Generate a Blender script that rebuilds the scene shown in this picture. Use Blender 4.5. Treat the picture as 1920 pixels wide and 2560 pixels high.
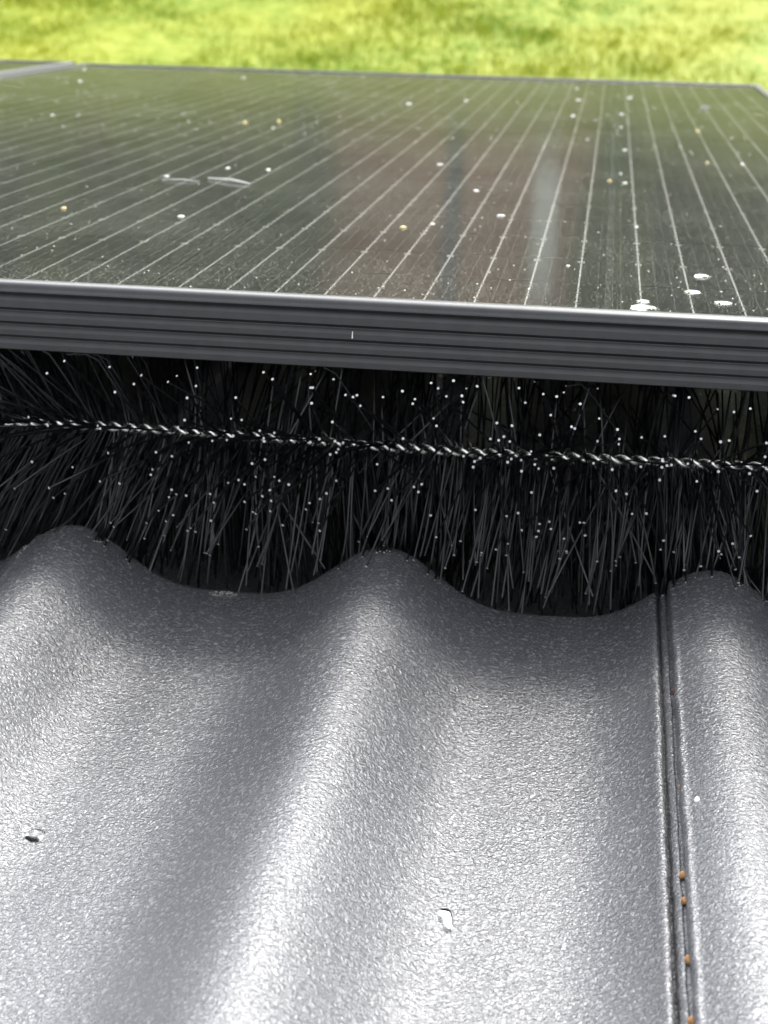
import bpy, bmesh, math, random
import numpy as np
from mathutils import Matrix, Vector, noise as mnoise

R = math.radians
random.seed(7)
rng = np.random.default_rng(7)
for o in list(bpy.data.objects):
    bpy.data.objects.remove(o)
sc = bpy.context.scene
col = sc.collection

# ------------------------------------------------------------------ camera, sky, sun, exposure
PITCH = 18.0                                   # slope of the roof, falling away from the camera
ROOF = Matrix.Translation((0, 0, 5.0)) @ Matrix.Rotation(R(-PITCH), 4, 'X')   # roof frame: x right, y down the slope, z = panel top at 0

cam_data = bpy.data.cameras.new('camera')
cam = bpy.data.objects.new('camera', cam_data)
col.objects.link(cam)
cam.matrix_world = ROOF @ (Matrix.Translation((-.0058, -.6609, .1351)) @
                           Matrix.Rotation(.1428, 4, 'Z') @ Matrix.Rotation(-.0226, 4, 'Y') @ Matrix.Rotation(1.2365, 4, 'X'))
cam_data.sensor_fit = 'VERTICAL'
cam_data.sensor_height = 24.0
cam_data.lens = 36.06
cam_data.clip_start = .02
cam_data.clip_end = 2000
cam_data.dof.use_dof = True
cam_data.dof.focus_distance = .60
cam_data.dof.aperture_fstop = 13.0
sc.camera = cam

SUN_EL, SUN_AZ = 45.0, 17.0                    # azimuth: degrees to the right of +Y
world = bpy.data.worlds.new('World')
sc.world = world
world.use_nodes = True
wn = world.node_tree
wn.nodes.clear()
sky = wn.nodes.new('ShaderNodeTexSky')
sky.sky_type = 'NISHITA'
sky.sun_disc = False
sky.sun_elevation = R(SUN_EL)
sky.sun_rotation = R(SUN_AZ)
sky.altitude = 50
sky.air_density = 1.0
sky.dust_density = 1.6
sky.ozone_density = 1.0
hs = wn.nodes.new('ShaderNodeHueSaturation')
hs.inputs['Saturation'].default_value = .22
bg = wn.nodes.new('ShaderNodeBackground')
bg.inputs['Strength'].default_value = .15
wo = wn.nodes.new('ShaderNodeOutputWorld')
wn.links.new(sky.outputs[0], hs.inputs['Color'])
wn.links.new(hs.outputs[0], bg.inputs['Color'])
wn.links.new(bg.outputs[0], wo.inputs['Surface'])

sun_data = bpy.data.lights.new('sun', 'SUN')
sun_data.energy = 0.56
sun_data.angle = R(12)
sun_data.color = (1.0, .965, .91)
sun = bpy.data.objects.new('sun', sun_data)
col.objects.link(sun)
sd = Vector((math.sin(R(SUN_AZ)) * math.cos(R(SUN_EL)), math.cos(R(SUN_AZ)) * math.cos(R(SUN_EL)), math.sin(R(SUN_EL))))
sun.rotation_euler = (-sd).to_track_quat('-Z', 'Y').to_euler()
sun.location = (3, 10, 20)

sc.cycles.max_bounces = 6
sc.cycles.transparent_max_bounces = 6
sc.view_settings.view_transform = 'Standard'
sc.view_settings.look = 'None'
sc.view_settings.exposure = 2.08
sc.view_settings.gamma = 1.0
sc.view_settings.use_curve_mapping = False

# ------------------------------------------------------------------ helpers
def new_mat(name):
    m = bpy.data.materials.new(name)
    m.use_nodes = True
    nt = m.node_tree
    nt.nodes.clear()
    out = nt.nodes.new('ShaderNodeOutputMaterial')
    return m, nt, out

def N(nt, kind, **kw):
    n = nt.nodes.new(kind)
    for k, v in kw.items():
        if hasattr(n, k) and k not in ('Scale', 'Detail'):
            setattr(n, k, v)
        else:
            n.inputs[k].default_value = v
    return n

def pbr(name, color, rough=.5, metal=0.0, spec=.5, var=None, scale=40, bump=0, bscale=300, coat=0.0, dark=.75):
    """principled material whose colour and relief vary with object-space noise"""
    m, nt, out = new_mat(name)
    L = nt.links.new
    b = N(nt, 'ShaderNodeBsdfPrincipled')
    b.inputs['Roughness'].default_value = rough
    b.inputs['Metallic'].default_value = metal
    b.inputs['Specular IOR Level'].default_value = spec
    b.inputs['Coat Weight'].default_value = coat
    b.inputs['Coat Roughness'].default_value = .33
    tc = N(nt, 'ShaderNodeTexCoord')
    nz = N(nt, 'ShaderNodeTexNoise')
    nz.inputs['Scale'].default_value = scale
    nz.inputs['Detail'].default_value = 4
    L(tc.outputs['Object'], nz.inputs['Vector'])
    mix = N(nt, 'ShaderNodeMix', data_type='RGBA')
    c2 = var if var else tuple(c * dark for c in color)
    mix.inputs['A'].default_value = (*color, 1)
    mix.inputs['B'].default_value = (*c2, 1)
    rp = N(nt, 'ShaderNodeMapRange')
    rp.inputs['From Min'].default_value = .35
    rp.inputs['From Max'].default_value = .65
    L(nz.outputs['Fac'], rp.inputs['Value'])
    L(rp.outputs[0], mix.inputs['Factor'])
    L(mix.outputs['Result'], b.inputs['Base Color'])
    if bump:
        n2 = N(nt, 'ShaderNodeTexNoise')
        n2.inputs['Scale'].default_value = bscale
        n2.inputs['Detail'].default_value = 3
        L(tc.outputs['Object'], n2.inputs['Vector'])
        bp = N(nt, 'ShaderNodeBump')
        bp.inputs['Strength'].default_value = bump
        bp.inputs['Distance'].default_value = .4 / bscale
        L(n2.outputs['Fac'], bp.inputs['Height'])
        L(bp.outputs[0], b.inputs['Normal'])
    L(b.outputs[0], out.inputs['Surface'])
    return m

def make_mesh(name, verts, faces, mats=(), smooth=None, fmat=None):
    me = bpy.data.meshes.new(name)
    me.from_pydata([tuple(map(float, v)) for v in verts], [], [tuple(map(int, f)) for f in faces])
    for m in mats:
        me.materials.append(m)
    if fmat is not None:
        me.polygons.foreach_set('material_index', np.asarray(fmat, dtype=np.int32))
    if smooth is not None:
        me.polygons.foreach_set('use_smooth', [True] * len(me.polygons))
        if smooth < 179:
            me.set_sharp_from_angle(angle=R(smooth))
    me.update()
    return me

def add(name, me, parent=None, mat=None):
    o = bpy.data.objects.new(name, me)
    col.objects.link(o)
    if parent is not None:
        o.parent = parent
    if mat is not None:
        o.matrix_basis = mat
    return o

def tag(o, label=None, cat=None, group=None, kind=None):
    if label: o['label'] = label
    if cat: o['category'] = cat
    if group: o['group'] = group
    if kind: o['kind'] = kind
    return o

class MB:
    """collects boxes, tubes and strips into one mesh"""
    def __init__(self):
        self.v, self.f, self.m = [], [], []
    def face(self, pts, mi=0):
        n = len(self.v)
        self.v += [tuple(p) for p in pts]
        self.f.append(tuple(range(n, n + len(pts))))
        self.m.append(mi)
    def box(self, a, b, mi=0):
        (x0, y0, z0), (x1, y1, z1) = a, b
        n = len(self.v)
        self.v += [(x0, y0, z0), (x1, y0, z0), (x1, y1, z0), (x0, y1, z0), (x0, y0, z1), (x1, y0, z1), (x1, y1, z1), (x0, y1, z1)]
        for q in ((3, 2, 1, 0), (4, 5, 6, 7), (0, 1, 5, 4), (1, 2, 6, 5), (2, 3, 7, 6), (3, 0, 4, 7)):
            self.f.append(tuple(n + i for i in q))
            self.m.append(mi)
    def tube(self, pts, radii, sides=6, cap=True, mi=0, capmi=None):
        pts = [Vector(p) for p in pts]
        if not isinstance(radii, (list, tuple)):
            radii = [radii] * len(pts)
        n0 = len(self.v)
        up = Vector((0, 0, 1))
        t0 = (pts[1] - pts[0]).normalized()
        if abs(t0.dot(up)) > .95:
            up = Vector((0, 1, 0))
        u = t0.cross(up).normalized()
        for i, p in enumerate(pts):
            t = (pts[min(i + 1, len(pts) - 1)] - pts[max(i - 1, 0)]).normalized()
            u = (u - t * u.dot(t)).normalized()
            w = t.cross(u)
            for k in range(sides):
                a = 2 * math.pi * k / sides
                self.v.append(tuple(p + (u * math.cos(a) + w * math.sin(a)) * radii[i]))
        for i in range(len(pts) - 1):
            for k in range(sides):
                a = n0 + i * sides + k
                b = n0 + i * sides + (k + 1) % sides
                self.f.append((a, b, b + sides, a + sides))
                self.m.append(mi)
        if cap:
            self.f.append(tuple(n0 + k for k in reversed(range(sides))))
            self.m.append(mi)
            e = n0 + (len(pts) - 1) * sides
            self.f.append(tuple(e + k for k in range(sides)))
            self.m.append(mi if capmi is None else capmi)
    def mesh(self, name, mats, smooth=None):
        return make_mesh(name, self.v, self.f, mats, smooth, self.m)

# ------------------------------------------------------------------ materials
def tile_material():
    m, nt, out = new_mat('coated_concrete')
    L = nt.links.new
    b = N(nt, 'ShaderNodeBsdfPrincipled')
    tc = N(nt, 'ShaderNodeTexCoord')
    oi = N(nt, 'ShaderNodeObjectInfo')
    off = N(nt, 'ShaderNodeVectorMath', operation='SCALE')
    L(oi.outputs['Location'], off.inputs[0])
    off.inputs['Scale'].default_value = 3.1
    vec = N(nt, 'ShaderNodeVectorMath', operation='ADD')
    L(tc.outputs['Object'], vec.inputs[0])
    L(off.outputs[0], vec.inputs[1])
    def noise(scale, detail, dist=0.0, rough=.5):
        n = N(nt, 'ShaderNodeTexNoise')
        n.inputs['Scale'].default_value = scale
        n.inputs['Detail'].default_value = detail
        n.inputs['Distortion'].default_value = dist
        n.inputs['Roughness'].default_value = rough
        L(vec.outputs[0], n.inputs['Vector'])
        return n
    n1 = noise(640, 2.0, 1.0)
    n2 = noise(1900, 1.0, .3)
    n3 = noise(14, 3.0)
    n4 = noise(160, 2.0)
    # colour: slate grey coating with faint cloudy wear and pale flecks painted in for its sparkle
    mix = N(nt, 'ShaderNodeMix', data_type='RGBA')
    mix.inputs['A'].default_value = (.066, .0665, .0695, 1)
    mix.inputs['B'].default_value = (.083, .084, .088, 1)
    r3 = N(nt, 'ShaderNodeMapRange')
    r3.inputs['From Min'].default_value = .35
    r3.inputs['From Max'].default_value = .68
    L(n3.outputs['Fac'], r3.inputs['Value'])
    L(r3.outputs[0], mix.inputs['Factor'])
    fl = N(nt, 'ShaderNodeMapRange')
    fl.inputs['From Min'].default_value = .56
    fl.inputs['From Max'].default_value = .66
    fl.inputs['To Max'].default_value = .8
    L(n1.outputs['Fac'], fl.inputs['Value'])
    mix2 = N(nt, 'ShaderNodeMix', data_type='RGBA')
    mix2.inputs['B'].default_value = (.20, .202, .208, 1)
    L(mix.outputs['Result'], mix2.inputs['A'])
    L(fl.outputs[0], mix2.inputs['Factor'])
    L(mix2.outputs['Result'], b.inputs['Base Color'])
    rr = N(nt, 'ShaderNodeMapRange')
    rr.inputs['To Min'].default_value = .16
    rr.inputs['To Max'].default_value = .24
    L(n3.outputs['Fac'], rr.inputs['Value'])
    L(rr.outputs[0], b.inputs['Roughness'])
    b.inputs['Specular IOR Level'].default_value = 1.0
    b.inputs['Coat Weight'].default_value = .6
    b.inputs['Coat Roughness'].default_value = .2
    s1 = N(nt, 'ShaderNodeMath', operation='MULTIPLY_ADD')
    L(n2.outputs['Fac'], s1.inputs[0])
    s1.inputs[1].default_value = .35
    L(n1.outputs['Fac'], s1.inputs[2])
    s2 = N(nt, 'ShaderNodeMath', operation='MULTIPLY_ADD')
    L(n4.outputs['Fac'], s2.inputs[0])
    s2.inputs[1].default_value = .3
    L(s1.outputs[0], s2.inputs[2])
    bp = N(nt, 'ShaderNodeBump')
    bp.inputs['Strength'].default_value = 1.0
    bp.inputs['Distance'].default_value = .00060
    L(s2.outputs[0], bp.inputs['Height'])
    L(bp.outputs[0], b.inputs['Normal'])
    L(bp.outputs[0], b.inputs['Coat Normal'])
    L(b.outputs[0], out.inputs['Surface'])
    return m

def glass_material():
    m, nt, out = new_mat('dusty_panel_glass')
    L = nt.links.new
    tc = N(nt, 'ShaderNodeTexCoord')
    fr = N(nt, 'ShaderNodeFresnel')
    fr.inputs['IOR'].default_value = 1.37
    gl = N(nt, 'ShaderNodeBsdfGlossy')
    gl.inputs['Roughness'].default_value = .10
    tr = N(nt, 'ShaderNodeBsdfTransparent')
    mx = N(nt, 'ShaderNodeMixShader')
    L(fr.outputs[0], mx.inputs[0]); L(tr.outputs[0], mx.inputs[1]); L(gl.outputs[0], mx.inputs[2])
    # dust: even film, cloudy patches and fine grains
    def noise(scale, detail):
        n = N(nt, 'ShaderNodeTexNoise')
        n.inputs['Scale'].default_value = scale
        n.inputs['Detail'].default_value = detail
        L(tc.outputs['Object'], n.inputs['Vector'])
        return n
    ng = noise(950, 1)
    nc = noise(9, 4)
    g = N(nt, 'ShaderNodeMapRange')
    g.inputs['From Min'].default_value = .56
    g.inputs['From Max'].default_value = .72
    g.inputs['To Min'].default_value = .018
    g.inputs['To Max'].default_value = .42
    L(ng.outputs['Fac'], g.inputs['Value'])
    c = N(nt, 'ShaderNodeMapRange')
    c.inputs['From Min'].default_value = .3
    c.inputs['From Max'].default_value = .7
    c.inputs['To Min'].default_value = .45
    c.inputs['To Max'].default_value = 1.3
    L(nc.outputs['Fac'], c.inputs['Value'])
    mu = N(nt, 'ShaderNodeMath', operation='MULTIPLY')
    L(g.outputs[0], mu.inputs[0]); L(c.outputs[0], mu.inputs[1])
    df = N(nt, 'ShaderNodeBsdfDiffuse')
    df.inputs['Color'].default_value = (.40, .41, .33, 1)
    mx2 = N(nt, 'ShaderNodeMixShader')
    L(mu.outputs[0], mx2.inputs[0]); L(mx.outputs[0], mx2.inputs[1]); L(df.outputs[0], mx2.inputs[2])
    L(mx2.outputs[0], out.inputs['Surface'])
    return m

def water_material():
    m, nt, out = new_mat('water')
    b = N(nt, 'ShaderNodeBsdfPrincipled')
    b.inputs['Base Color'].default_value = (1, 1, 1, 1)
    b.inputs['Roughness'].default_value = .02
    b.inputs['IOR'].default_value = 1.33
    b.inputs['Transmission Weight'].default_value = 1
    nt.links.new(b.outputs[0], out.inputs['Surface'])
    return m

def lawn_material(name, leaf):
    m, nt, out = new_mat(name)
    L = nt.links.new
    b = N(nt, 'ShaderNodeBsdfPrincipled')
    b.inputs['Roughness'].default_value = .55
    b.inputs['Specular IOR Level'].default_value = .3
    tc = N(nt, 'ShaderNodeTexCoord')
    n1 = N(nt, 'ShaderNodeTexNoise'); n1.inputs['Scale'].default_value = .55; n1.inputs['Detail'].default_value = 3
    n2 = N(nt, 'ShaderNodeTexNoise'); n2.inputs['Scale'].default_value = 5.5; n2.inputs['Detail'].default_value = 3
    L(tc.outputs['Object'], n1.inputs['Vector']); L(tc.outputs['Object'], n2.inputs['Vector'])
    r1 = N(nt, 'ShaderNodeValToRGB')
    e = r1.color_ramp.elements
    e[0].position = .36; e[0].color = (.15, .235, .007, 1)
    e[1].position = .64; e[1].color = (.26, .285, .009, 1)
    L(n1.outputs['Fac'], r1.inputs[0])
    r2 = N(nt, 'ShaderNodeMapRange')
    r2.inputs['From Min'].default_value = .36; r2.inputs['From Max'].default_value = .66
    L(n2.outputs['Fac'], r2.inputs['Value'])
    mx = N(nt, 'ShaderNodeMix', data_type='RGBA')
    mx.inputs['B'].default_value = (.36, .39, .06, 1)
    mu = N(nt, 'ShaderNodeMath', operation='MULTIPLY'); mu.inputs[1].default_value = .7
    L(r2.outputs[0], mu.inputs[0]); L(mu.outputs[0], mx.inputs['Factor'])
    L(r1.outputs[0], mx.inputs['A'])
    L(mx.outputs['Result'], b.inputs['Base Color'])
    if leaf:
        tl = N(nt, 'ShaderNodeBsdfTranslucent')
        L(mx.outputs['Result'], tl.inputs['Color'])
        ms = N(nt, 'ShaderNodeMixShader'); ms.inputs[0].default_value = .45
        L(b.outputs[0], ms.inputs[1]); L(tl.outputs[0], ms.inputs[2])
        L(ms.outputs[0], out.inputs['Surface'])
    else:
        L(b.outputs[0], out.inputs['Surface'])
    return m

M = {}
M['tile'] = tile_material()
M['glass'] = glass_material()
M['water'] = water_material()
M['cell'] = pbr('solar_cell_silicon', (.007, .008, .0085), .35, spec=.4, scale=30)
M['backsheet'] = pbr('black_backsheet', (.004, .004, .0045), .5, scale=60)
M['silver'] = pbr('tinned_ribbon', (.85, .85, .80), .40, metal=.5, scale=400, dark=.55)
M['line'] = pbr('printed_silver_line', (.20, .21, .20), .5, metal=.3, scale=300, dark=.4)
M['frame'] = pbr('black_anodised_aluminium', (.026, .0258, .0255), .42, metal=1.0, spec=.5, coat=1.0, scale=120, bump=.15, bscale=2500)
M['rail'] = pbr('mill_aluminium', (.30, .30, .31), .4, metal=.9, scale=60)
M['bristle'] = pbr('black_nylon', (.0035, .0035, .004), .27, spec=.5, scale=500)
M['bristle_end'] = pbr('cut_nylon_end', (.42, .42, .40), .55, scale=900)
M['wire'] = pbr('galvanised_wire', (.92, .89, .82), .24, metal=1.0, scale=350, dark=.6, bump=.25, bscale=1800)
M['petal'] = pbr('pale_petal', (.78, .76, .70), .5, scale=300, dark=.85)
M['petal_y'] = pbr('yellow_bud_scale', (.62, .50, .20), .5, scale=300)
M['twig'] = pbr('dry_grass_stalk', (.55, .55, .48), .5, scale=300)
M['bud'] = pbr('orange_brown_bud', (.26, .10, .028), .45, var=(.50, .27, .09), scale=700, bump=.6, bscale=900)
M['bud_red'] = pbr('dark_red_bud', (.12, .015, .012), .4, scale=700)
M['chip'] = pbr('bare_concrete_chip', (.50, .48, .42), .85, var=(.28, .27, .24), scale=500, bump=.8, bscale=900)
M['deck'] = pbr('roof_underlay', (.02, .02, .022), .8, scale=20)
M['render'] = pbr('pale_wall_render', (.55, .53, .48), .85, scale=4, dark=.9, bump=.3, bscale=80)
M['gutter'] = pbr('dark_gutter', (.03, .03, .033), .4, scale=30)
M['lawn'] = lawn_material('lawn_soil_and_thatch', False)
M['grass'] = lawn_material('grass_blade', True)
M['bark'] = pbr('tree_bark', (.085, .065, .05), .85, scale=9, bump=.8, bscale=30)
M['leaf_a'] = pbr('mid_green_leaf', (.075, .135, .020), .5, scale=1.2, dark=.55)
M['leaf_b'] = pbr('dark_green_leaf', (.048, .098, .014), .5, scale=1.2, dark=.6)
M['leaf_c'] = pbr('yellow_green_leaf', (.10, .16, .02), .5, scale=1.2, dark=.6)
M['timber'] = pbr('brown_stained_board', (.36, .22, .155), .7, scale=3, dark=.6, bump=.5, bscale=60)
M['timber_roof'] = pbr('grey_felt_roof', (.09, .085, .085), .8, scale=6)
M['slate_paint'] = pbr('blue_grey_paint', (.075, .085, .105), .5, scale=5)
M['white_paint'] = pbr('white_paint', (.78, .78, .78), .5, scale=5, dark=.9)
M['pane'] = pbr('window_pane', (.04, .05, .055), .06, spec=.6, scale=3)

# ------------------------------------------------------------------ ground and lawn
def ground():
    nx, ny = 130, 130
    xs = np.concatenate([np.linspace(-600, -14, 25)[:-1], np.linspace(-14, 9, 81), np.linspace(9, 600, 25)[1:]])
    ys = np.concatenate([np.linspace(-500, -2, 15)[:-1], np.linspace(-2, 24, 91), np.linspace(24, 900, 25)[1:]])
    v, f = [], []
    for y in ys:
        for x in xs:
            z = .05 * mnoise.noise((x * .35, y * .35, 0)) + .02 * mnoise.noise((x * 1.7, y * 1.7, 3))
            v.append((x, y, z if -14 <= x <= 9 and 0 < y < 24 else 0))
    w = len(xs)
    for j in range(len(ys) - 1):
        for i in range(w - 1):
            a = j * w + i
            f.append((a, a + 1, a + 1 + w, a + w))
    o = add('lawn', make_mesh('lawn', v, f, [M['lawn']], 180))
    tag(o, 'bright yellow-green mown lawn beyond the far edge of the panel', kind='structure')
ground()

def grass():
    n = 90000
    x = rng.uniform(-10, 5, n); y = rng.uniform(10.5, 19, n)
    # tufts: pull the blades towards clump centres
    cc = np.stack([rng.uniform(-10, 5, 2600), rng.uniform(10.5, 19, 2600)], 1)[rng.integers(0, 2600, n)]
    near = rng.random(n) < .6
    x = np.where(near, cc[:, 0] + rng.normal(0, .11, n), x); y = np.where(near, cc[:, 1] + rng.normal(0, .07, n), y)
    cx, cy = x, y
    k = rng.uniform(.0, .75, n)
    x = x * (1 - k) + cx * k + .05 * np.sin(y * 9); y = y * (1 - k) + cy * k + .05 * np.sin(x * 8)
    h = rng.uniform(.035, .085, n) * (1 + .5 * np.sin(x * 2.1 + np.sin(y * 1.7) * 2) * np.sin(y * 3.1))
    a = rng.uniform(0, 2 * np.pi, n); w = rng.uniform(.006, .012, n)
    lean = rng.uniform(.2, 1.1, n) * h; b = rng.uniform(0, 2 * np.pi, n)
    dx, dy = np.cos(a) * w, np.sin(a) * w
    v = np.empty((n, 3, 3))
    v[:, 0] = np.stack([x - dx, y - dy, np.full(n, -.02)], 1)
    v[:, 1] = np.stack([x + dx, y + dy, np.full(n, -.02)], 1)
    v[:, 2] = np.stack([x + lean * np.cos(b), y + lean * np.sin(b), h], 1)
    me = bpy.data.meshes.new('grass')
    me.vertices.add(n * 3); me.vertices.foreach_set('co', v.ravel())
    me.loops.add(n * 3); me.loops.foreach_set('vertex_index', np.arange(n * 3, dtype=np.int32))
    me.polygons.add(n); me.polygons.foreach_set('loop_start', np.arange(0, n * 3, 3, dtype=np.int32))
    me.update(); me.validate()
    me.materials.append(M['grass'])
    o = add('grass', me)
    tag(o, 'short tufted grass growing over the sunlit lawn', kind='stuff')
grass()

# ------------------------------------------------------------------ trees and cabin across the lawn
def leaf_mesh(name, center, rad, n, size, mat):
    c = np.array(center); rad = np.array(rad)
    k = max(10, n // 90)
    d = rng.normal(size=(k, 3)); d /= np.linalg.norm(d, axis=1)[:, None]
    cl = d * rng.uniform(.45, 1.0, (k, 1))
    p = cl[rng.integers(0, k, n)] + rng.normal(0, .16, (n, 3))
    p = c + p * rad
    a = rng.normal(size=(n, 3)); a /= np.linalg.norm(a, axis=1)[:, None]
    b = np.cross(a, rng.normal(size=(n, 3))); b /= np.linalg.norm(b, axis=1)[:, None]
    s = rng.uniform(.6, 1.3, (n, 1)) * size
    v = np.stack([p - a * s, p + b * s * .45, p + a * s, p - b * s * .45], 1).reshape(-1, 3)
    f = np.arange(n * 4).reshape(-1, 4)
    return make_mesh(name, v, f, [mat])

def tree(name, label, loc, h, rad, mat, n=5000, group=None, trunk_r=.16, low=.3):
    t = add(name, None, mat=Matrix.Translation(loc))
    tag(t, label, 'tree', group)
    b = MB()
    r = random.Random(hash((loc[0], loc[1])) & 0xffff)
    pts = [(0, 0, -.1), (r.uniform(-.1, .1), r.uniform(-.1, .1), h * .25), (r.uniform(-.2, .2), r.uniform(-.2, .2), h * .55), (r.uniform(-.2, .2), 0, h * .9)]
    b.tube(pts, [trunk_r * 1.25, trunk_r, trunk_r * .65, .03], 9)
    for i in range(8):
        z = h * (low + .06 * i)
        a = i * 2.4
        q = (math.cos(a) * rad[0] * .7, math.sin(a) * rad[1] * .7, z + h * .17)
        b.tube([(0, 0, z - .1), (q[0] * .5, q[1] * .5, z + h * .06), q], [trunk_r * .45, trunk_r * .3, .02], 6)
    add('trunk', b.mesh('trunk', [M['bark']], 60), t)
    add('crown', leaf_mesh('crown', (0, 0, h * (low + 1) / 2), (rad[0], rad[1], h * (1 - low) / 2), n, .17, mat), t)
    return t

G = 'trees across the lawn, seen as reflections in the panel'
tree('broadleaf_tree', 'tall dark green tree reflected at the left end of the panel', (-9.98, 23.70, 0), 6.4, (1.7, 1.6), M['leaf_b'], 6000, G, .2, .04)
tree('broadleaf_tree', 'yellow-green tree reflected in the left third of the panel', (-8.00, 22.80, 0), 5.2, (1.0, 1.0), M['leaf_c'], 4000, G, .16, .05)
tree('broadleaf_tree', 'mid green tree reflected left of the brown cabin', (-5.80, 23.50, 0), 6.0, (1.5, 1.4), M['leaf_a'], 6000, G, .2, .04)
tree('broadleaf_tree', 'dark green tree reflected right of the brown cabin', (1.28, 23.40, 0), 6.2, (1.2, 1.2), M['leaf_b'], 6000, G, .2, .05)
tree('broadleaf_tree', 'yellow-green tree reflected at the right end of the panel', (3.36, 23.00, 0), 5.4, (1.1, 1.1), M['leaf_c'], 5000, G, .17, .05)
tree('broadleaf_tree', 'broad mid green tree behind the brown cabin', (-2.78, 29.20, 0), 7.5, (3.2, 2.2), M['leaf_a'], 8000, G, .25, .1)
tree('broadleaf_tree', 'large dark tree far back on the left', (-13.34, 28.20, 0), 8.0, (2.8, 2.4), M['leaf_b'], 7000, G, .26, .06)
tree('broadleaf_tree', 'large dark tree far back on the right', (7.19, 27.70, 0), 7.6, (2.8, 2.4), M['leaf_b'], 7000, G, .26, .06)

tree('slim_shrub', 'slim dark shrub reflected at the left corner of the brown cabin', (-4.35, 21.0, 0), 3.9, (.55, .5), M['leaf_b'], 2600, None, .06, .02)
tree('slim_shrub', 'slim green shrub reflected at the right corner of the brown cabin', (.15, 21.1, 0), 3.5, (.45, .45), M['leaf_a'], 2400, None, .06, .02)

def hedge():
    o = add('hedge', None, mat=Matrix.Translation((-2, 25.6, 0)))
    tag(o, 'long dark green hedge closing the far side of the lawn', 'hedge')
    n = 16000
    p = np.stack([rng.uniform(-13, 12, n), rng.uniform(-.6, .6, n), rng.uniform(0, 3.1, n)], 1)
    p[:, 2] *= 1 + .10 * np.sin(p[:, 0] * 2.3) + .06 * np.sin(p[:, 0] * 5.1)
    a = rng.normal(size=(n, 3)); a /= np.linalg.norm(a, axis=1)[:, None]
    b = np.cross(a, rng.normal(size=(n, 3))); b /= np.linalg.norm(b, axis=1)[:, None]
    s = rng.uniform(.12, .22, (n, 1))
    v = np.stack([p - a * s, p + b * s * .5, p + a * s, p - b * s * .5], 1).reshape(-1, 3)
    f_ = add('foliage', make_mesh('foliage', v, np.arange(n * 4).reshape(-1, 4), [M['leaf_b']]), o)
    for i in range(17):
        b_ = MB(); x = -12.5 + i * 1.5
        b_.tube([(x, 0, -.1), (x + .1, .05, 1.0), (x - .05, 0, 2.4)], [.06, .045, .02], 6)
        add('stem', b_.mesh('stem', [M['bark']], 60), o)
hedge()

def cabin():
    c = add('timber_cabin', None, mat=Matrix.Translation((-2.12, 22.0, 0)) @ Matrix.Scale(1.16, 4))
    tag(c, 'brown timber cabin across the lawn, seen as a reflection in the panel', 'cabin')
    hw, d, h = 1.9, 2.6, 3.3
    b = MB(); b.box((-hw, .03, 0), (hw, d, h))
    add('wall', b.mesh('wall', [M['timber']]), c)
    b = MB(); b.box((-.068, 0, 0), (.068, .028, h)); bm = b.mesh('board', [M['timber']])
    x = -hw + .07
    while x < hw - .05:
        if not (-.22 < x < .10) and not (.93 < x < 1.29):
            add('board', bm, c, Matrix.Translation((x, 0, 0)))
        x += .142
    b = MB(); b.box((-.16, -.012, .05), (.04, .026, h - .1))
    dr = add('door', b.mesh('door', [M['slate_paint']]), c)
    b = MB(); b.tube([(-.13, -.012, 1.05), (-.13, -.06, 1.05), (-.05, -.06, 1.05)], .01, 8)
    add('handle', b.mesh('handle', [M['rail']]), dr)
    w = MB()
    x0, x1, z0, z1 = .96, 1.26, .45, 2.05
    for a_, b_ in (((x0, -.03, z0), (x0 + .06, .026, z1)), ((x1 - .06, -.03, z0), (x1, .026, z1)),
                   ((x0 + .06, -.03, z0), (x1 - .06, .026, z0 + .06)), ((x0 + .06, -.03, z1 - .06), (x1 - .06, .026, z1))):
        w.box(a_, b_)
    wd = add('window', w.mesh('window', [M['white_paint']]), c)
    p = MB(); p.box((x0 + .06, -.008, z0 + .06), (x1 - .06, .02, z1 - .06))
    add('curtain', p.mesh('curtain', [M['white_paint']]), wd)
    r_ = MB()
    o_ = .25
    pts = [(-hw - o_, -o_, h - .05), (0, -o_, h + 1.0), (hw + o_, -o_, h - .05)]
    dep = d + 2 * o_
    for i in range(2):
        A, B = pts[i], pts[i + 1]
        n0 = len(r_.v)
        for dy in (0, dep):
            for P in (A, B):
                r_.v.append((P[0], P[1] + dy, P[2])); r_.v.append((P[0], P[1] + dy, P[2] + .08))
        for q in ((0, 2, 3, 1), (4, 5, 7, 6), (0, 1, 5, 4), (2, 6, 7, 3), (1, 3, 7, 5), (0, 4, 6, 2)):
            r_.f.append(tuple(n0 + k for k in q)); r_.m.append(0)
    add('roof', r_.mesh('roof', [M['timber_roof']]), c)
    for yy in (.03, d - .08):
        g = MB()
        g.v = [(-hw, yy, h), (hw, yy, h), (0, yy, h + .92), (-hw, yy + .05, h), (hw, yy + .05, h), (0, yy + .05, h + .92)]
        g.f = [(0, 1, 2), (5, 4, 3), (0, 3, 4, 1), (1, 4, 5, 2), (2, 5, 3, 0)]; g.m = [0] * 5
        add('gable', g.mesh('gable', [M['timber']]), c)
cabin()

# ------------------------------------------------------------------ the house under the camera and its tiled roof
NOSE, XC, PER, AMP, WB = .007, -.0947, .15, .014, .257
TILT = math.tan(R(3.5))
COURSE = .372
def wave(x):
    p = 2 * math.pi * (x - XC) / PER
    return -.1286 + AMP * (math.cos(p) + WB * (math.cos(2 * p) - 1))
def ztile(x, y):
    """top of the tile course that ends at the panel edge"""
    return wave(x) + (y - NOSE) * TILT

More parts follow.
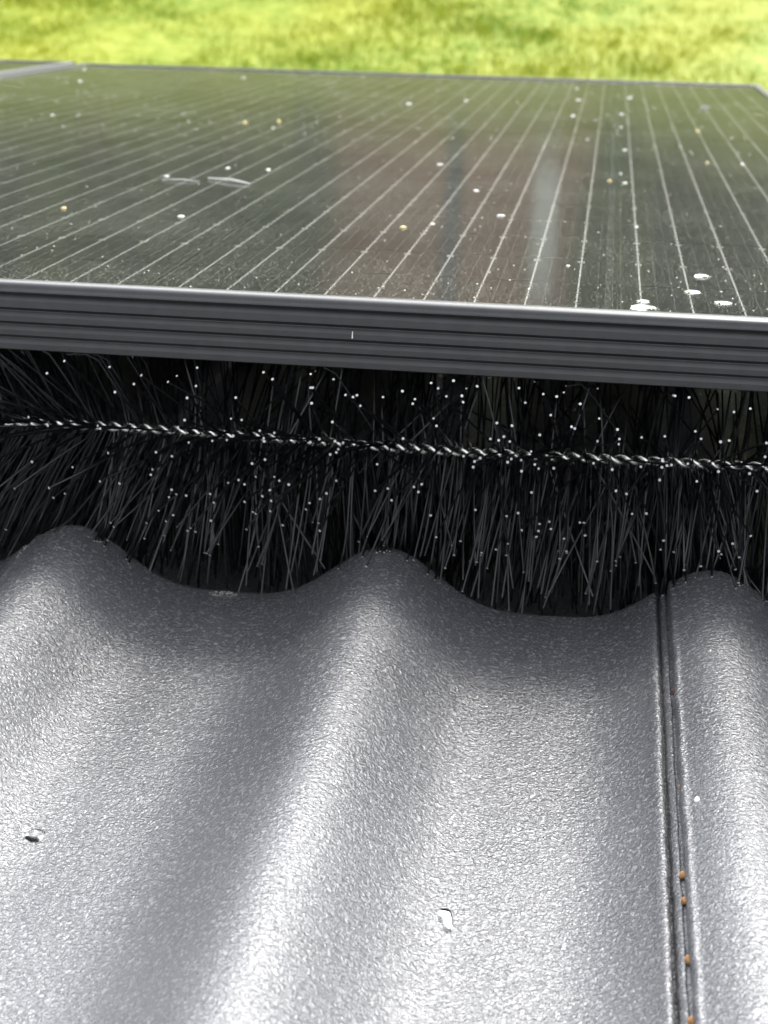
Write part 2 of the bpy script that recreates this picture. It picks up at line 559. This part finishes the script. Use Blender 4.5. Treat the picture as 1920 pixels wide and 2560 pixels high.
def tile_mesh():
    xl, xr = -.2645, .0311
    prof = [(xl + .0002, -.0068), (xl, -.0020), (xl, .0003), (xl + .0003, .0011), (xl + .0009, .0014), (xl + .0016, .0011), (xl + .0023, .0005)]
    for x in np.linspace(xl + .0034, .0264, 96):
        prof.append((x, .0004 * max(0, 1 - (x - xl) / .02)))
    prof += [(.0274, .0003), (.0285, .0002), (.0294, -.0004), (.0301, -.0013), (.0307, -.0026), (.0310, -.0042), (.0312, -.0062),
             (.0317, -.0062), (.0320, -.0042), (.0326, -.0036), (.0335, -.0035), (.0343, -.0039), (.0350, -.0052), (.0420, -.0068)]
    n = len(prof)
    ys = list(np.linspace(NOSE - .42, NOSE - .006, 64)) + [NOSE - .0042, NOSE - .0026, NOSE - .0013, NOSE - .0005, NOSE - .0001, NOSE, NOSE]
    dz = [0] * 64 + [-.0001, -.0005, -.0012, -.0022, -.0033, -.0048, -.013]
    v, f = [], []
    for j, y in enumerate(ys):
        for i, (x, d) in enumerate(prof):
            e = 0
            if i < 7 or i > n - 15:      # worn, slightly ragged long edges
                e = .00035 * mnoise.noise((x * 40, y * 130, 1.7)) + .00025 * mnoise.noise((x * 90, y * 420, 5.1))
            yy = y
            if j >= 64:
                yy += .0007 * mnoise.noise((x * 160, 0, 2)) + .0004 * mnoise.noise((x * 600, 0, 4))
            z = wave(x) + (y - NOSE) * TILT + d + dz[j] * (1 if d > -.003 else .6) + .0004 * mnoise.noise((x * 25, y * 14, 0))
            v.append((x + e * (1 if i > 7 else 1.5), yy, z + e * .8))
    for j in range(len(ys) - 1):
        for i in range(n - 1):
            a = j * n + i
            f.append((a, a + 1, a + 1 + n, a + n))
    nb = len(v)
    # underside
    for y in (ys[0], NOSE):
        for (x, d) in prof:
            v.append((x, y, wave(x) + (y - NOSE) * TILT - .013))
    for i in range(n - 1):
        f.append((nb + i + n, nb + i + n + 1, nb + i + 1, nb + i))
    return make_mesh('roof_tile', v, f, [M['tile']], 42)

house = add('house', None, mat=Matrix.Translation((-.4, .6, 0)))
tag(house, 'house whose dark grey tiled roof fills the foreground', 'house')
b = MB(); b.box((-2.2, -2.6, 0), (2.0, 1.35, 4.25))
add('wall', b.mesh('wall', [M['render']]), house)
b = MB(); b.box((-2.25, -1.75, -.30), (1.35, 2.42, -.195))
roof = add('roof', b.mesh('roof', [M['deck']]), house, Matrix.Translation((.4, -.6, 0)) @ ROOF)
tm = tile_mesh()
for j in range(-2, 7):
    for i in range(-6, 4):
        add('roof_tile', tm, roof, Matrix.Translation((i * .3, j * COURSE, 0)))
b = MB()
gp = [(-.055, .02), (-.052, -.02), (-.035, -.05), (0, -.062), (.035, -.05), (.052, -.02), (.055, .02)]
for i in range(len(gp) - 1):
    (a0, a1), (b0, b1) = gp[i], gp[i + 1]
    b.face([(-2.25, 2.46 + a0, -.22 + a1), (1.35, 2.46 + a0, -.22 + a1), (1.35, 2.46 + b0, -.22 + b1), (-2.25, 2.46 + b0, -.22 + b1)])
add('gutter', b.mesh('gutter', [M['gutter']], 60), house, Matrix.Translation((.4, -.6, 0)) @ ROOF)

# ------------------------------------------------------------------ solar panels
PX0, PX1, PL = -.8097, .2074, 1.7063
LIP, FH = .0105, .030
def rail_mesh(length, ribs=True):
    """extruded frame section along +x, outer face towards -y, top at z 0"""
    p = [(LIP, -.0008), (LIP - .0002, -.0001), (LIP - .0006, .0005), (LIP - .0013, .0009), (LIP - .0022, .0011), (.0030, .0009), (.0018, .0005), (.0009, -.0002), (.0003, -.0011), (0, -.0022)]
    if ribs:
        for z0, z1, z2 in ((.0033, .0050, .0071), (.0103, .0122, .0143), (.0167, .0186, .0207), (.0230, .0248, .0270)):
            p += [(0, -z0), (.0016, -z1 + .0004), (.0018, -z1 + .0002), (0, -z2)]
    p += [(0, -FH + .0004), (.0005, -FH), (.028, -FH), (.028, -FH + .0015), (.0016, -FH + .0015), (.0016, -.0075), (LIP, -.0075)]
    v, f = [], []
    for x in (0, length):
        v += [(x, a, b_) for a, b_ in p]
    n = len(p)
    for i in range(n):
        k = (i + 1) % n
        f.append((i, k, k + n, i + n))
    f.append(tuple(range(n))[::-1]); f.append(tuple(range(n, 2 * n)))
    return make_mesh('frame_rail', v, f, [M['frame']], 20)

def panel_base(x0, x1, y0, L, label):
    p = add('solar_panel', None, mat=ROOF @ Matrix.Translation((0, y0, 0)))
    tag(p, label, 'solar panel', 'black-framed solar panels on the roof')
    w = x1 - x0
    add('frame_rail', rail_mesh(w), p, Matrix.Translation((x0, 0, 0)))
    add('frame_rail', rail_mesh(w), p, Matrix.Translation((x1, L, 0)) @ Matrix.Rotation(math.pi, 4, 'Z'))
    s = rail_mesh(L - 2 * LIP - .0004)
    add('frame_rail', s, p, Matrix.Translation((x0, L - LIP - .0002, 0)) @ Matrix.Rotation(-math.pi / 2, 4, 'Z'))
    add('frame_rail', s, p, Matrix.Translation((x1, LIP + .0002, 0)) @ Matrix.Rotation(math.pi / 2, 4, 'Z'))
    e = .003
    v = [(x0 + e, e, -.0012), (x1 - e, e, -.0012), (x1 - e, L - e, -.0012), (x0 + e, L - e, -.0012)]
    g = add('glass', make_mesh('glass', v, [(0, 1, 2, 3)], [M['glass']]), p)
    b = MB(); b.box((x0 + e, e, -.0065), (x1 - e, L - e, -.0040))
    add('backsheet', b.mesh('backsheet', [M['backsheet']]), p)
    for yy in (.36, L - .36):
        b = MB(); b.box((x0 - .01, yy - .02, -.1140), (x1 + .01, yy + .02, -.0305))
        add('mounting_rail', b.mesh('mounting_rail', [M['rail']]), p)
    return p

panel = panel_base(PX0, PX1, 0, PL, 'large black-framed solar panel filling the middle of the picture')
NBX1 = -.8300
neighbour = panel_base(NBX1 - (PX1 - PX0), NBX1, .028, PL, 'solar panel whose frame corner just shows at the upper left')

CP, CB = .2125, .0229                      # cell pitch, ribbon pitch
xin0, xin1 = PX0 + LIP + .0015, PX1 - LIP - .0015
ROWH = .070
y_first, y_mid = .0165, .853
rows = [y_first + .0025 + i * ROWH for i in range(12)] + [y_mid + .010 + i * ROWH for i in range(12)]
cm = {}
for c_ in range(-4, 1):
    a, z = c_ * CP + .0013, (c_ + 1) * CP - .0013
    a, z = max(a, xin0), min(z, xin1)
    b = MB(); b.box((a, 0, -.0036), (z, ROWH - .0006, -.0032))
    me = b.mesh('solar_cell', [M['cell']])
    for y in rows:
        if y + ROWH < PL - LIP:
            add('solar_cell', me, panel, Matrix.Translation((0, y, 0)))
def busbar_mesh():
    b = MB()
    ZB, ZT = -.0031, -.0027
    b.box((-.00036, .0122, ZB), (.00036, y_mid - .004, ZT))
    b.box((-.00036, y_mid + .004, ZB), (.00036, PL - .0125, ZT))
    rr = random.Random(3)
    for y in rows + [y_first + .0012]:
        yc = y + .0570 if y > .02 else .0142
        if yc > PL - .03: continue
        for k in range(10):                  # ring-shaped solder pad
            a0, a1 = 2 * math.pi * k / 10, 2 * math.pi * (k + 1) / 10
            for (r0, r1) in ((.0011, .0019),):
                b.face([(math.cos(a0) * r0, yc + math.sin(a0) * r0 * 1.7, ZT + .0001), (math.cos(a0) * r1, yc + math.sin(a0) * r1 * 1.7, ZT + .0001),
                        (math.cos(a1) * r1, yc + math.sin(a1) * r1 * 1.7, ZT + .0001), (math.cos(a1) * r0, yc + math.sin(a1) * r0 * 1.7, ZT + .0001)])
        for k in range(1, 6):                # small cross ticks
            t = yc + k * ROWH / 6
            s = rr.uniform(.0008, .0013)
            b.box((-s, t - .0006, ZB + .00012), (s, t + .0006, ZT + .00012))
    return b.mesh('busbar', [M['silver']])
bm_ = busbar_mesh()
b = MB(); b.box((-.00012, .013, -.0031), (.00012, PL - .013, -.00295)); lm = b.mesh('contact_line', [M['line']])
for c_ in range(-4, 1):
    mid = c_ * CP + CP / 2
    for k in range(9):
        x = mid + (k - 4) * CB
        if xin0 + .001 < x < xin1 - .001:
            add('busbar', bm_, panel, Matrix.Translation((x, 0, 0)))
        for q in (1, 2):
            xx = x + q * CB / 3
            if k < 8 and xin0 < xx < xin1:
                add('contact_line', lm, panel, Matrix.Translation((xx, 0, 0)))
    for xx in (c_ * CP + .0016, c_ * CP + .0055, (c_ + 1) * CP - .0055, (c_ + 1) * CP - .0016):
        if xin0 < xx < xin1:
            add('contact_line', lm, panel, Matrix.Translation((xx, 0, 0)))

# ------------------------------------------------------------------ bird-proofing brush
WY, WZ = .026, -.0722
BX0, BX1 = -.62, .215
brush = add('bristle_brush', None, mat=ROOF)
tag(brush, 'black bristle brush on a twisted wire filling the gap under the panel edge', 'brush')
for s in (0, 1):
    pts = []
    nst = int((BX1 - BX0) / .00125)
    for i in range(nst + 1):
        x = BX0 + (BX1 - BX0) * i / nst
        a = 2 * math.pi * x / .0151 + s * math.pi
        sag = .0008 * math.sin(x * 21)
        pts.append((x, WY + math.cos(a) * .00185, WZ + sag + math.sin(a) * .00185))
    b = MB(); b.tube(pts, .00118, 8)
    add('twisted_wire', b.mesh('twisted_wire', [M['wire']], 180), brush)

def bristle_path(r, family):
    """family: 'down' hangs behind the tile nose, 'up' stands under the panel, 'front' points out at the camera"""
    x0 = r.uniform(BX0 + .005, BX1 - .005)
    if family == 'front' and x0 < -.20 and r.random() < .5: return None
    if family == 'down': th = R(r.gauss(264, 15))
    elif family == 'up': th = R(r.gauss(105, 28))
    elif family == 'back': th = R(r.uniform(110, 250))
    else: th = R(r.uniform(-72, 52))                 # 0 = towards the camera (-y), 90 deg = up
    cy, sz = -math.cos(th), math.sin(th)
    L = r.gauss(.0715, .004) if family != 'front' else r.gauss(.060, .006)
    base = (-.46 if family != 'front' else -.22) * max(0, min(1, (-.15 - x0) / .10)) - .20 * max(0, min(1, (-.07 - x0) / .05)) * (family == 'front') + .06 * math.sin(x0 * 31) + .20 * max(0, min(1, (x0 - .06) / .05))
    lean = base + r.gauss(0, .11 if family != 'front' else .2)
    if r.random() < .07: lean += r.gauss(0, .4)
    d = Vector((lean, cy, sz)).normalized()
    droop, side = abs(r.gauss(0, .05)) * .6, r.gauss(0, .05)
    pts, n, worst = [], 5, 0
    for i in range(n + 1):
        t = i / n
        p = Vector((x0, WY, WZ)) + d * max(L * t, .0006) + Vector((side, 0, -droop)) * (L * t * t)
        if p.y < NOSE + .003:
            zt = ztile(p.x, min(p.y, NOSE)) + .0007
            if p.z < zt:
                worst = max(worst, zt - p.z); p.z = zt
        elif p.z < wave(p.x) - .022:
            worst = max(worst, (wave(p.x) - .022 - p.z) * .5); p.z = wave(p.x) - .022
        if p.y > -.002 and p.z > -.0315:
            worst = max(worst, (p.z + .0315) * .35); p.z = -.0315 - .002 * t
        if p.y <= 0 and p.z > -.0335 + .288 * abs(p.y):
            worst = 1
        pts.append(p)
    e = pts[-1]
    if e.y < -.009 and ztile(e.x, e.y) + .004 > e.z:
        worst = 1                                    # only tips near the tile nose lie on the tile
    return None if worst > .007 else pts

rb = random.Random(11)
paths = []
for fam, cnt in (('down', 1550), ('up', 480), ('back', 800), ('front', 640)):
    k = 0
    while k < cnt:
        p = bristle_path(rb, fam)
        if p:
            paths.append(p); k += 1
for xc in (XC - PER, XC, XC + PER):              # a few stiff bristles bend over each tile crest
    for i in range(11):
        x1 = xc + rb.uniform(-.024, .030)
        x0 = x1 + rb.gauss(.012 if xc < -.2 else 0, .006)
        yt = rb.uniform(-.0065, -.001)
        A, B, C = Vector((x0, WY, WZ)), Vector((x1 + .001, NOSE + .003, ztile(x1, NOSE) + .0055)), Vector((x1, yt, ztile(x1, yt) + .0008))
        paths.append([A.lerp(B, t) + Vector((0, 0, .004 * math.sin(t * math.pi))) for t in (0, .3, .6, .85)] + [B.lerp(C, .35), C])
def score(p):
    e = p[-1]
    vis = -.31 < e.x < .10
    return (0 if vis else 1, e.y)
paths.sort(key=score)
for p in paths[:300]:
    b = MB()
    o = p[0]
    r0 = rb.uniform(.00042, .00054)
    b.tube([q - o for q in p[:-1]] + [p[-2].lerp(p[-1], .95) - o, p[-1] - o], [r0] * len(p) + [r0 * 1.3], 6, mi=0, capmi=1)
    add('bristle', b.mesh('bristle', [M['bristle'], M['bristle_end']], 50), brush, Matrix.Translation(o))
b = MB()
for p in paths[300:]:
    b.tube(p, rb.uniform(.00039, .00051), 5, mi=0, capmi=1)
for i in range(8000):                            # unseen bristles added along the panel's side to block light leaking under it
    th = rb.uniform(0, 6.283)
    y0 = rb.uniform(.02, .02 + 1.2 * rb.random())
    d = Vector((math.cos(th), rb.gauss(0, .15), math.sin(th))).normalized() * rb.uniform(.05, .068)
    q = Vector((.192, y0, WZ)); e = q + d
    e.z = min(-.033, max(e.z, -.125))
    b.tube([q, (q + e) / 2, e], rb.uniform(.0004, .0005), 5, mi=0, capmi=1)
o = add('bristles', b.mesh('bristles', [M['bristle'], M['bristle_end']], 50), brush)
o['kind'] = 'stuff'

# ------------------------------------------------------------------ litter and water on the panel
def blob(name, rx, ry, rz, mat, seed, segs=10, rings=4, rough=.25, top_only=True):
    r = random.Random(seed)
    ph = [r.uniform(0, 6.28) for _ in range(4)]
    v, f = [], []
    for j in range(rings + 1):
        t = j / rings
        e = math.cos(t * math.pi / 2)
        z = math.sin(t * math.pi / 2) * rz
        for i in range(segs):
            a = 2 * math.pi * i / segs
            k = 1 + rough * (.5 * math.sin(2 * a + ph[0]) + .35 * math.sin(3 * a + ph[1]) + .2 * math.sin(5 * a + ph[2]))
            v.append((math.cos(a) * rx * e * k, math.sin(a) * ry * e * k, z * (1 + .15 * math.sin(a + ph[3]) * e)))
    for j in range(rings):
        for i in range(segs):
            a, c = j * segs + i, j * segs + (i + 1) % segs
            f.append((a, c, c + segs, a + segs))
    f.append(tuple(range(segs))[::-1])
    return make_mesh(name, v, f, [mat], 60)

GZ = -.0010
petals = [(-0.766, 1.58), (-0.689, 1.336), (-0.552, 0.847), (-0.528, 0.853), (-0.409, 0.832), (-0.39, 0.84), (-0.318, 0.798), (-0.512, 1.508), (-0.283, 0.473), (-0.312, 0.412), (-0.252, 0.473), (-0.252, 0.23), (-0.051, 1.509), (-0.044, 1.298), (-0.176, 1.228), (-0.234, 1.148), (-0.044, 1.059), (-0.024, 0.797), (0.019, 1.364), (0.008, 1.104), (0.007, 0.937), (0.01, 0.716), (0.006, 0.537), (0.009, 0.48), (-0.133, 0.551), (-0.092, 0.403), (-0.104, 0.244), (-0.021, 0.124), (0.015, 0.268), (0.104, 0.638), (-0.067, 0.29)]
yellow = [(-0.355, 0.841), (-0.327, 0.867), (-0.328, 0.241), (-0.002, 0.489), (0.082, 0.927), (0.076, 0.637), (-0.119, 0.225)]
pm = [blob('petal', .0018, .0027, .0008, M['petal'], 20 + i) for i in range(5)]
ym = [blob('bud_scale', .0019, .0026, .0014, M['petal_y'], 40 + i) for i in range(3)]
for i, (x, y) in enumerate(petals):
    k = .5 + .45 * random.random() + (.5 if y > 1 else 0)
    o = add('petal', pm[i % 5], None, ROOF @ Matrix.Translation((x, y, GZ)) @ Matrix.Rotation(random.uniform(0, 6.28), 4, 'Z') @ Matrix.Scale(k, 4))
    tag(o, 'tiny pale petal lying on the dark panel glass', 'petal', 'pale petals scattered over the panel')
for i, (x, y) in enumerate(yellow):
    k = .6 + .25 * random.random() + (.35 if y > .8 else 0)
    o = add('bud_scale', ym[i % 3], None, ROOF @ Matrix.Translation((x, y, GZ)) @ Matrix.Rotation(random.uniform(0, 6.28), 4, 'Z') @ Matrix.Scale(k, 4))
    tag(o, 'tiny yellow bud scale lying on the dark panel glass', 'bud scale', 'yellow bud scales on the panel')
for (x0, y0), (x1, y1), w, lab in (((-.280, .404), (-.245, .383), .0011, 'bright dry grass stalk on the glass left of the panel centre'),
                                   ((-.309, .389), (-.282, .387), .0006, 'thin dull grass stalk on the glass beside the brighter one'),
                                   ((.100, 1.237), (.112, 1.236), .0012, 'short pale stalk near the far right corner of the panel')):
    b = MB()
    mx_, my_ = (x0 + x1) / 2 + .001, (y0 + y1) / 2 + .0015
    b.tube([(0, 0, 0), (mx_ - x0, my_ - y0, .0006), (x1 - x0, y1 - y0, 0)], [w * .6, w, w * .4], 6)
    tag(add('grass_stalk', b.mesh('grass_stalk', [M['twig']], 60), None, ROOF @ Matrix.Translation((x0, y0, GZ + w * .8))), lab, 'stalk')
# fine grains: nobody could count them
b = MB()
for i in range(1500):
    x = random.uniform(PX0 + .015, PX1 - .015); y = .012 + random.random() ** 1.5 * (PL - .03)
    s = random.uniform(.00018, .0005) * (1 + .7 * (y > .7)); h = s * .5
    a = random.uniform(0, 6.28)
    q = [(x + math.cos(a + t) * s * (1 if k % 2 else 1.5), y + math.sin(a + t) * s * (1 if k % 2 else 1.5)) for k, t in enumerate((0, 1.57, 3.14, 4.71))]
    n0 = len(b.v)
    b.v += [(u, v_, GZ) for u, v_ in q] + [(x, y, GZ + h)]
    for k in range(4):
        b.f.append((n0 + k, n0 + (k + 1) % 4, n0 + 4)); b.m.append(0)
tag(add('pollen_grains', b.mesh('pollen_grains', [M['petal']]), None, ROOF), 'fine pale pollen and grit sprinkled all over the panel glass', kind='stuff')

drops = [(.0156, .0245, .0066, .0048, 'largest bright water drop at the front edge of the panel'),
         (.0153, .0402, .0034, .0028, 'water drop just behind the largest one on the panel'),
         (.0384, .0687, .0042, .0030, 'water drop touching a silver line right of the largest drop'),
         (.0513, .0458, .0044, .0030, 'rightmost water drop near the front edge of the panel'),
         (.0454, .1119, .0044, .0034, 'water drop farthest back on the right of the panel'),
         ]
for i, (x, y, rx, ry, lab) in enumerate(drops):
    o = add('water_drop', blob('water_drop', rx, ry, min(rx, ry) * .30, M['water'], 60 + i, 28, 8, .07), None, ROOF @ Matrix.Translation((x, y, GZ - .0001)))
    tag(o, lab, 'water drop', 'water drops on the panel glass')
b = MB(); b.tube([(0, 0, -.0016), (.0001, -.0004, .0016)], [.0003, .0002], 6)
tag(add('splinter', b.mesh('splinter', [M['petal']], 60), None, ROOF @ Matrix.Translation((-.1115, -.0004, -.0145))), 'tiny white splinter stuck to the ribbed front rail', 'splinter')

# ------------------------------------------------------------------ litter, water and chips on the tiles
def on_tile(x, y, dz=0):
    nx = (wave(x + .0005) - wave(x - .0005)) / .001
    zax = Vector((-nx, -TILT, 1)).normalized()
    xax = Vector((1, 0, nx)).normalized()
    yax = zax.cross(xax)
    m = Matrix((xax, yax, zax)).transposed().to_4x4()
    m.translation = Vector((x, y, ztile(x, y))) + zax * dz
    return ROOF @ m

for i, (x, y, s, mt, lab) in enumerate([
        (.0335, -.0888, .0009, 'bud_red', 'small dark red bud at the far end of the tile joint'),
        (.0340, -.1602, .0008, 'bud', 'smallest orange bud, midway along the tile joint'),
        (.0333, -.2128, .0013, 'bud', 'orange-brown bud in the joint, upper one of a close pair'),
        (.0333, -.2268, .0013, 'bud', 'pale orange bud in the joint, lower one of a close pair'),
        (.0334, -.2560, .0013, 'bud', 'orange bud in the joint below the close pair'),
        (.0334, -.2832, .0013, 'bud', 'orange bud in the joint at the bottom edge of the picture')]):
    bl = blob('bud', s, s * 1.25, s * 1.1, M[mt], 80 + i, 10, 5, .2)
    tag(add('bud', bl, None, on_tile(x, y, -.0034)), lab, 'bud', 'buds caught in the tile joint')
tag(add('petal', blob('petal', .0012, .0016, .0008, M['petal'], 95), None, on_tile(.0405, -.1794)), 'cream petal lying on the tile just right of the joint', 'petal')

def puddle(name, outline, h, seed):
    """flat water film with a rounded rim"""
    n = len(outline)
    c = Vector((sum(p[0] for p in outline) / n, sum(p[1] for p in outline) / n))
    v, f = [], []
    for k, z in ((1.0, 0), (.97, .45), (.90, .8), (.78, .97), (.5, 1.0)):
        for p in outline:
            q = c + (Vector(p) - c) * k
            v.append((q.x, q.y, z * h))
    for j in range(4):
        for i in range(n):
            a, d = j * n + i, j * n + (i + 1) % n
            f.append((a, d, d + n, a + n))
    f.append(tuple(range(4 * n, 5 * n))); f.append(tuple(range(n))[::-1])
    return make_mesh(name, v, f, [M['water']], 180)
def smooth_outline(pts, n=40):
    out = []
    m = len(pts)
    for i in range(n):
        t = i * m / n; k = int(t); t -= k
        p = [Vector(pts[(k + d) % m]) for d in (-1, 0, 1, 2)]
        q = .5 * ((2 * p[1]) + (p[2] - p[0]) * t + (2 * p[0] - 5 * p[1] + 4 * p[2] - p[3]) * t * t + (3 * p[1] - p[0] - 3 * p[2] + p[3]) * t ** 3)
        out.append((q.x, q.y))
    return out
kid = smooth_outline([(-.0030, .0042), (.0004, .0048), (.0017, .0020), (.0024, -.0025), (.0026, -.0058), (.0004, -.0066), (-.0012, -.0030), (-.0034, .0006)])
tag(add('puddle', puddle('puddle', kid, .0013, 1), None, on_tile(-.0406, -.2287, .0001)), 'kidney-shaped water puddle low in the trough left of the joint', 'puddle', 'water puddles on the tiles')
rnd = smooth_outline([(.0030, 0), (.0022, .0034), (-.0008, .0036), (-.0030, .0016), (-.0032, -.0018), (-.0010, -.0034), (.0022, -.0028)])
tag(add('puddle', puddle('puddle', rnd, .0009, 2), None, on_tile(-.1895, -.2052, .0001)), 'faint round water puddle near the left edge of the tiles', 'puddle', 'water puddles on the tiles')

def chip_mesh(rx, ry, seed, n):
    """a crumbled patch: many small angular grains of bare concrete"""
    r = random.Random(seed)
    b = MB()
    for i in range(n):
        a, d = r.uniform(0, 6.283), math.sqrt(r.random())
        x, y, s = math.cos(a) * d * rx, math.sin(a) * d * ry, r.uniform(.0003, .0008) * (1.25 - .6 * d)
        n0 = len(b.v)
        k = 6
        for j in range(k):
            t = 6.283 * j / k + a
            b.v.append((x + math.cos(t) * s * r.uniform(.7, 1.5), y + math.sin(t) * s * r.uniform(.6, 1.1), -.0003))
        b.v.append((x + r.uniform(-.3, .3) * s, y + r.uniform(-.3, .3) * s, s * r.uniform(.15, .45)))
        for j in range(k):
            b.f.append((n0 + j, n0 + (j + 1) % k, n0 + k)); b.m.append(0)
    return b.mesh('chip', [M['chip']])
for x, y, rx, ry, seed, n, lab in ((-.1715, -.0002, .0072, .0030, 5, 46, 'pale chipped patch on the tile nose in the left trough'),
                                   (-.2660, -.0080, .0030, .0085, 8, 44, 'pale crumbly chip on the tile edge at the far left')):
    o = tag(add('chip', chip_mesh(rx, ry, seed, n), None, on_tile(x, y, .0001)), lab, 'chip', 'pale chips on the tile edge')
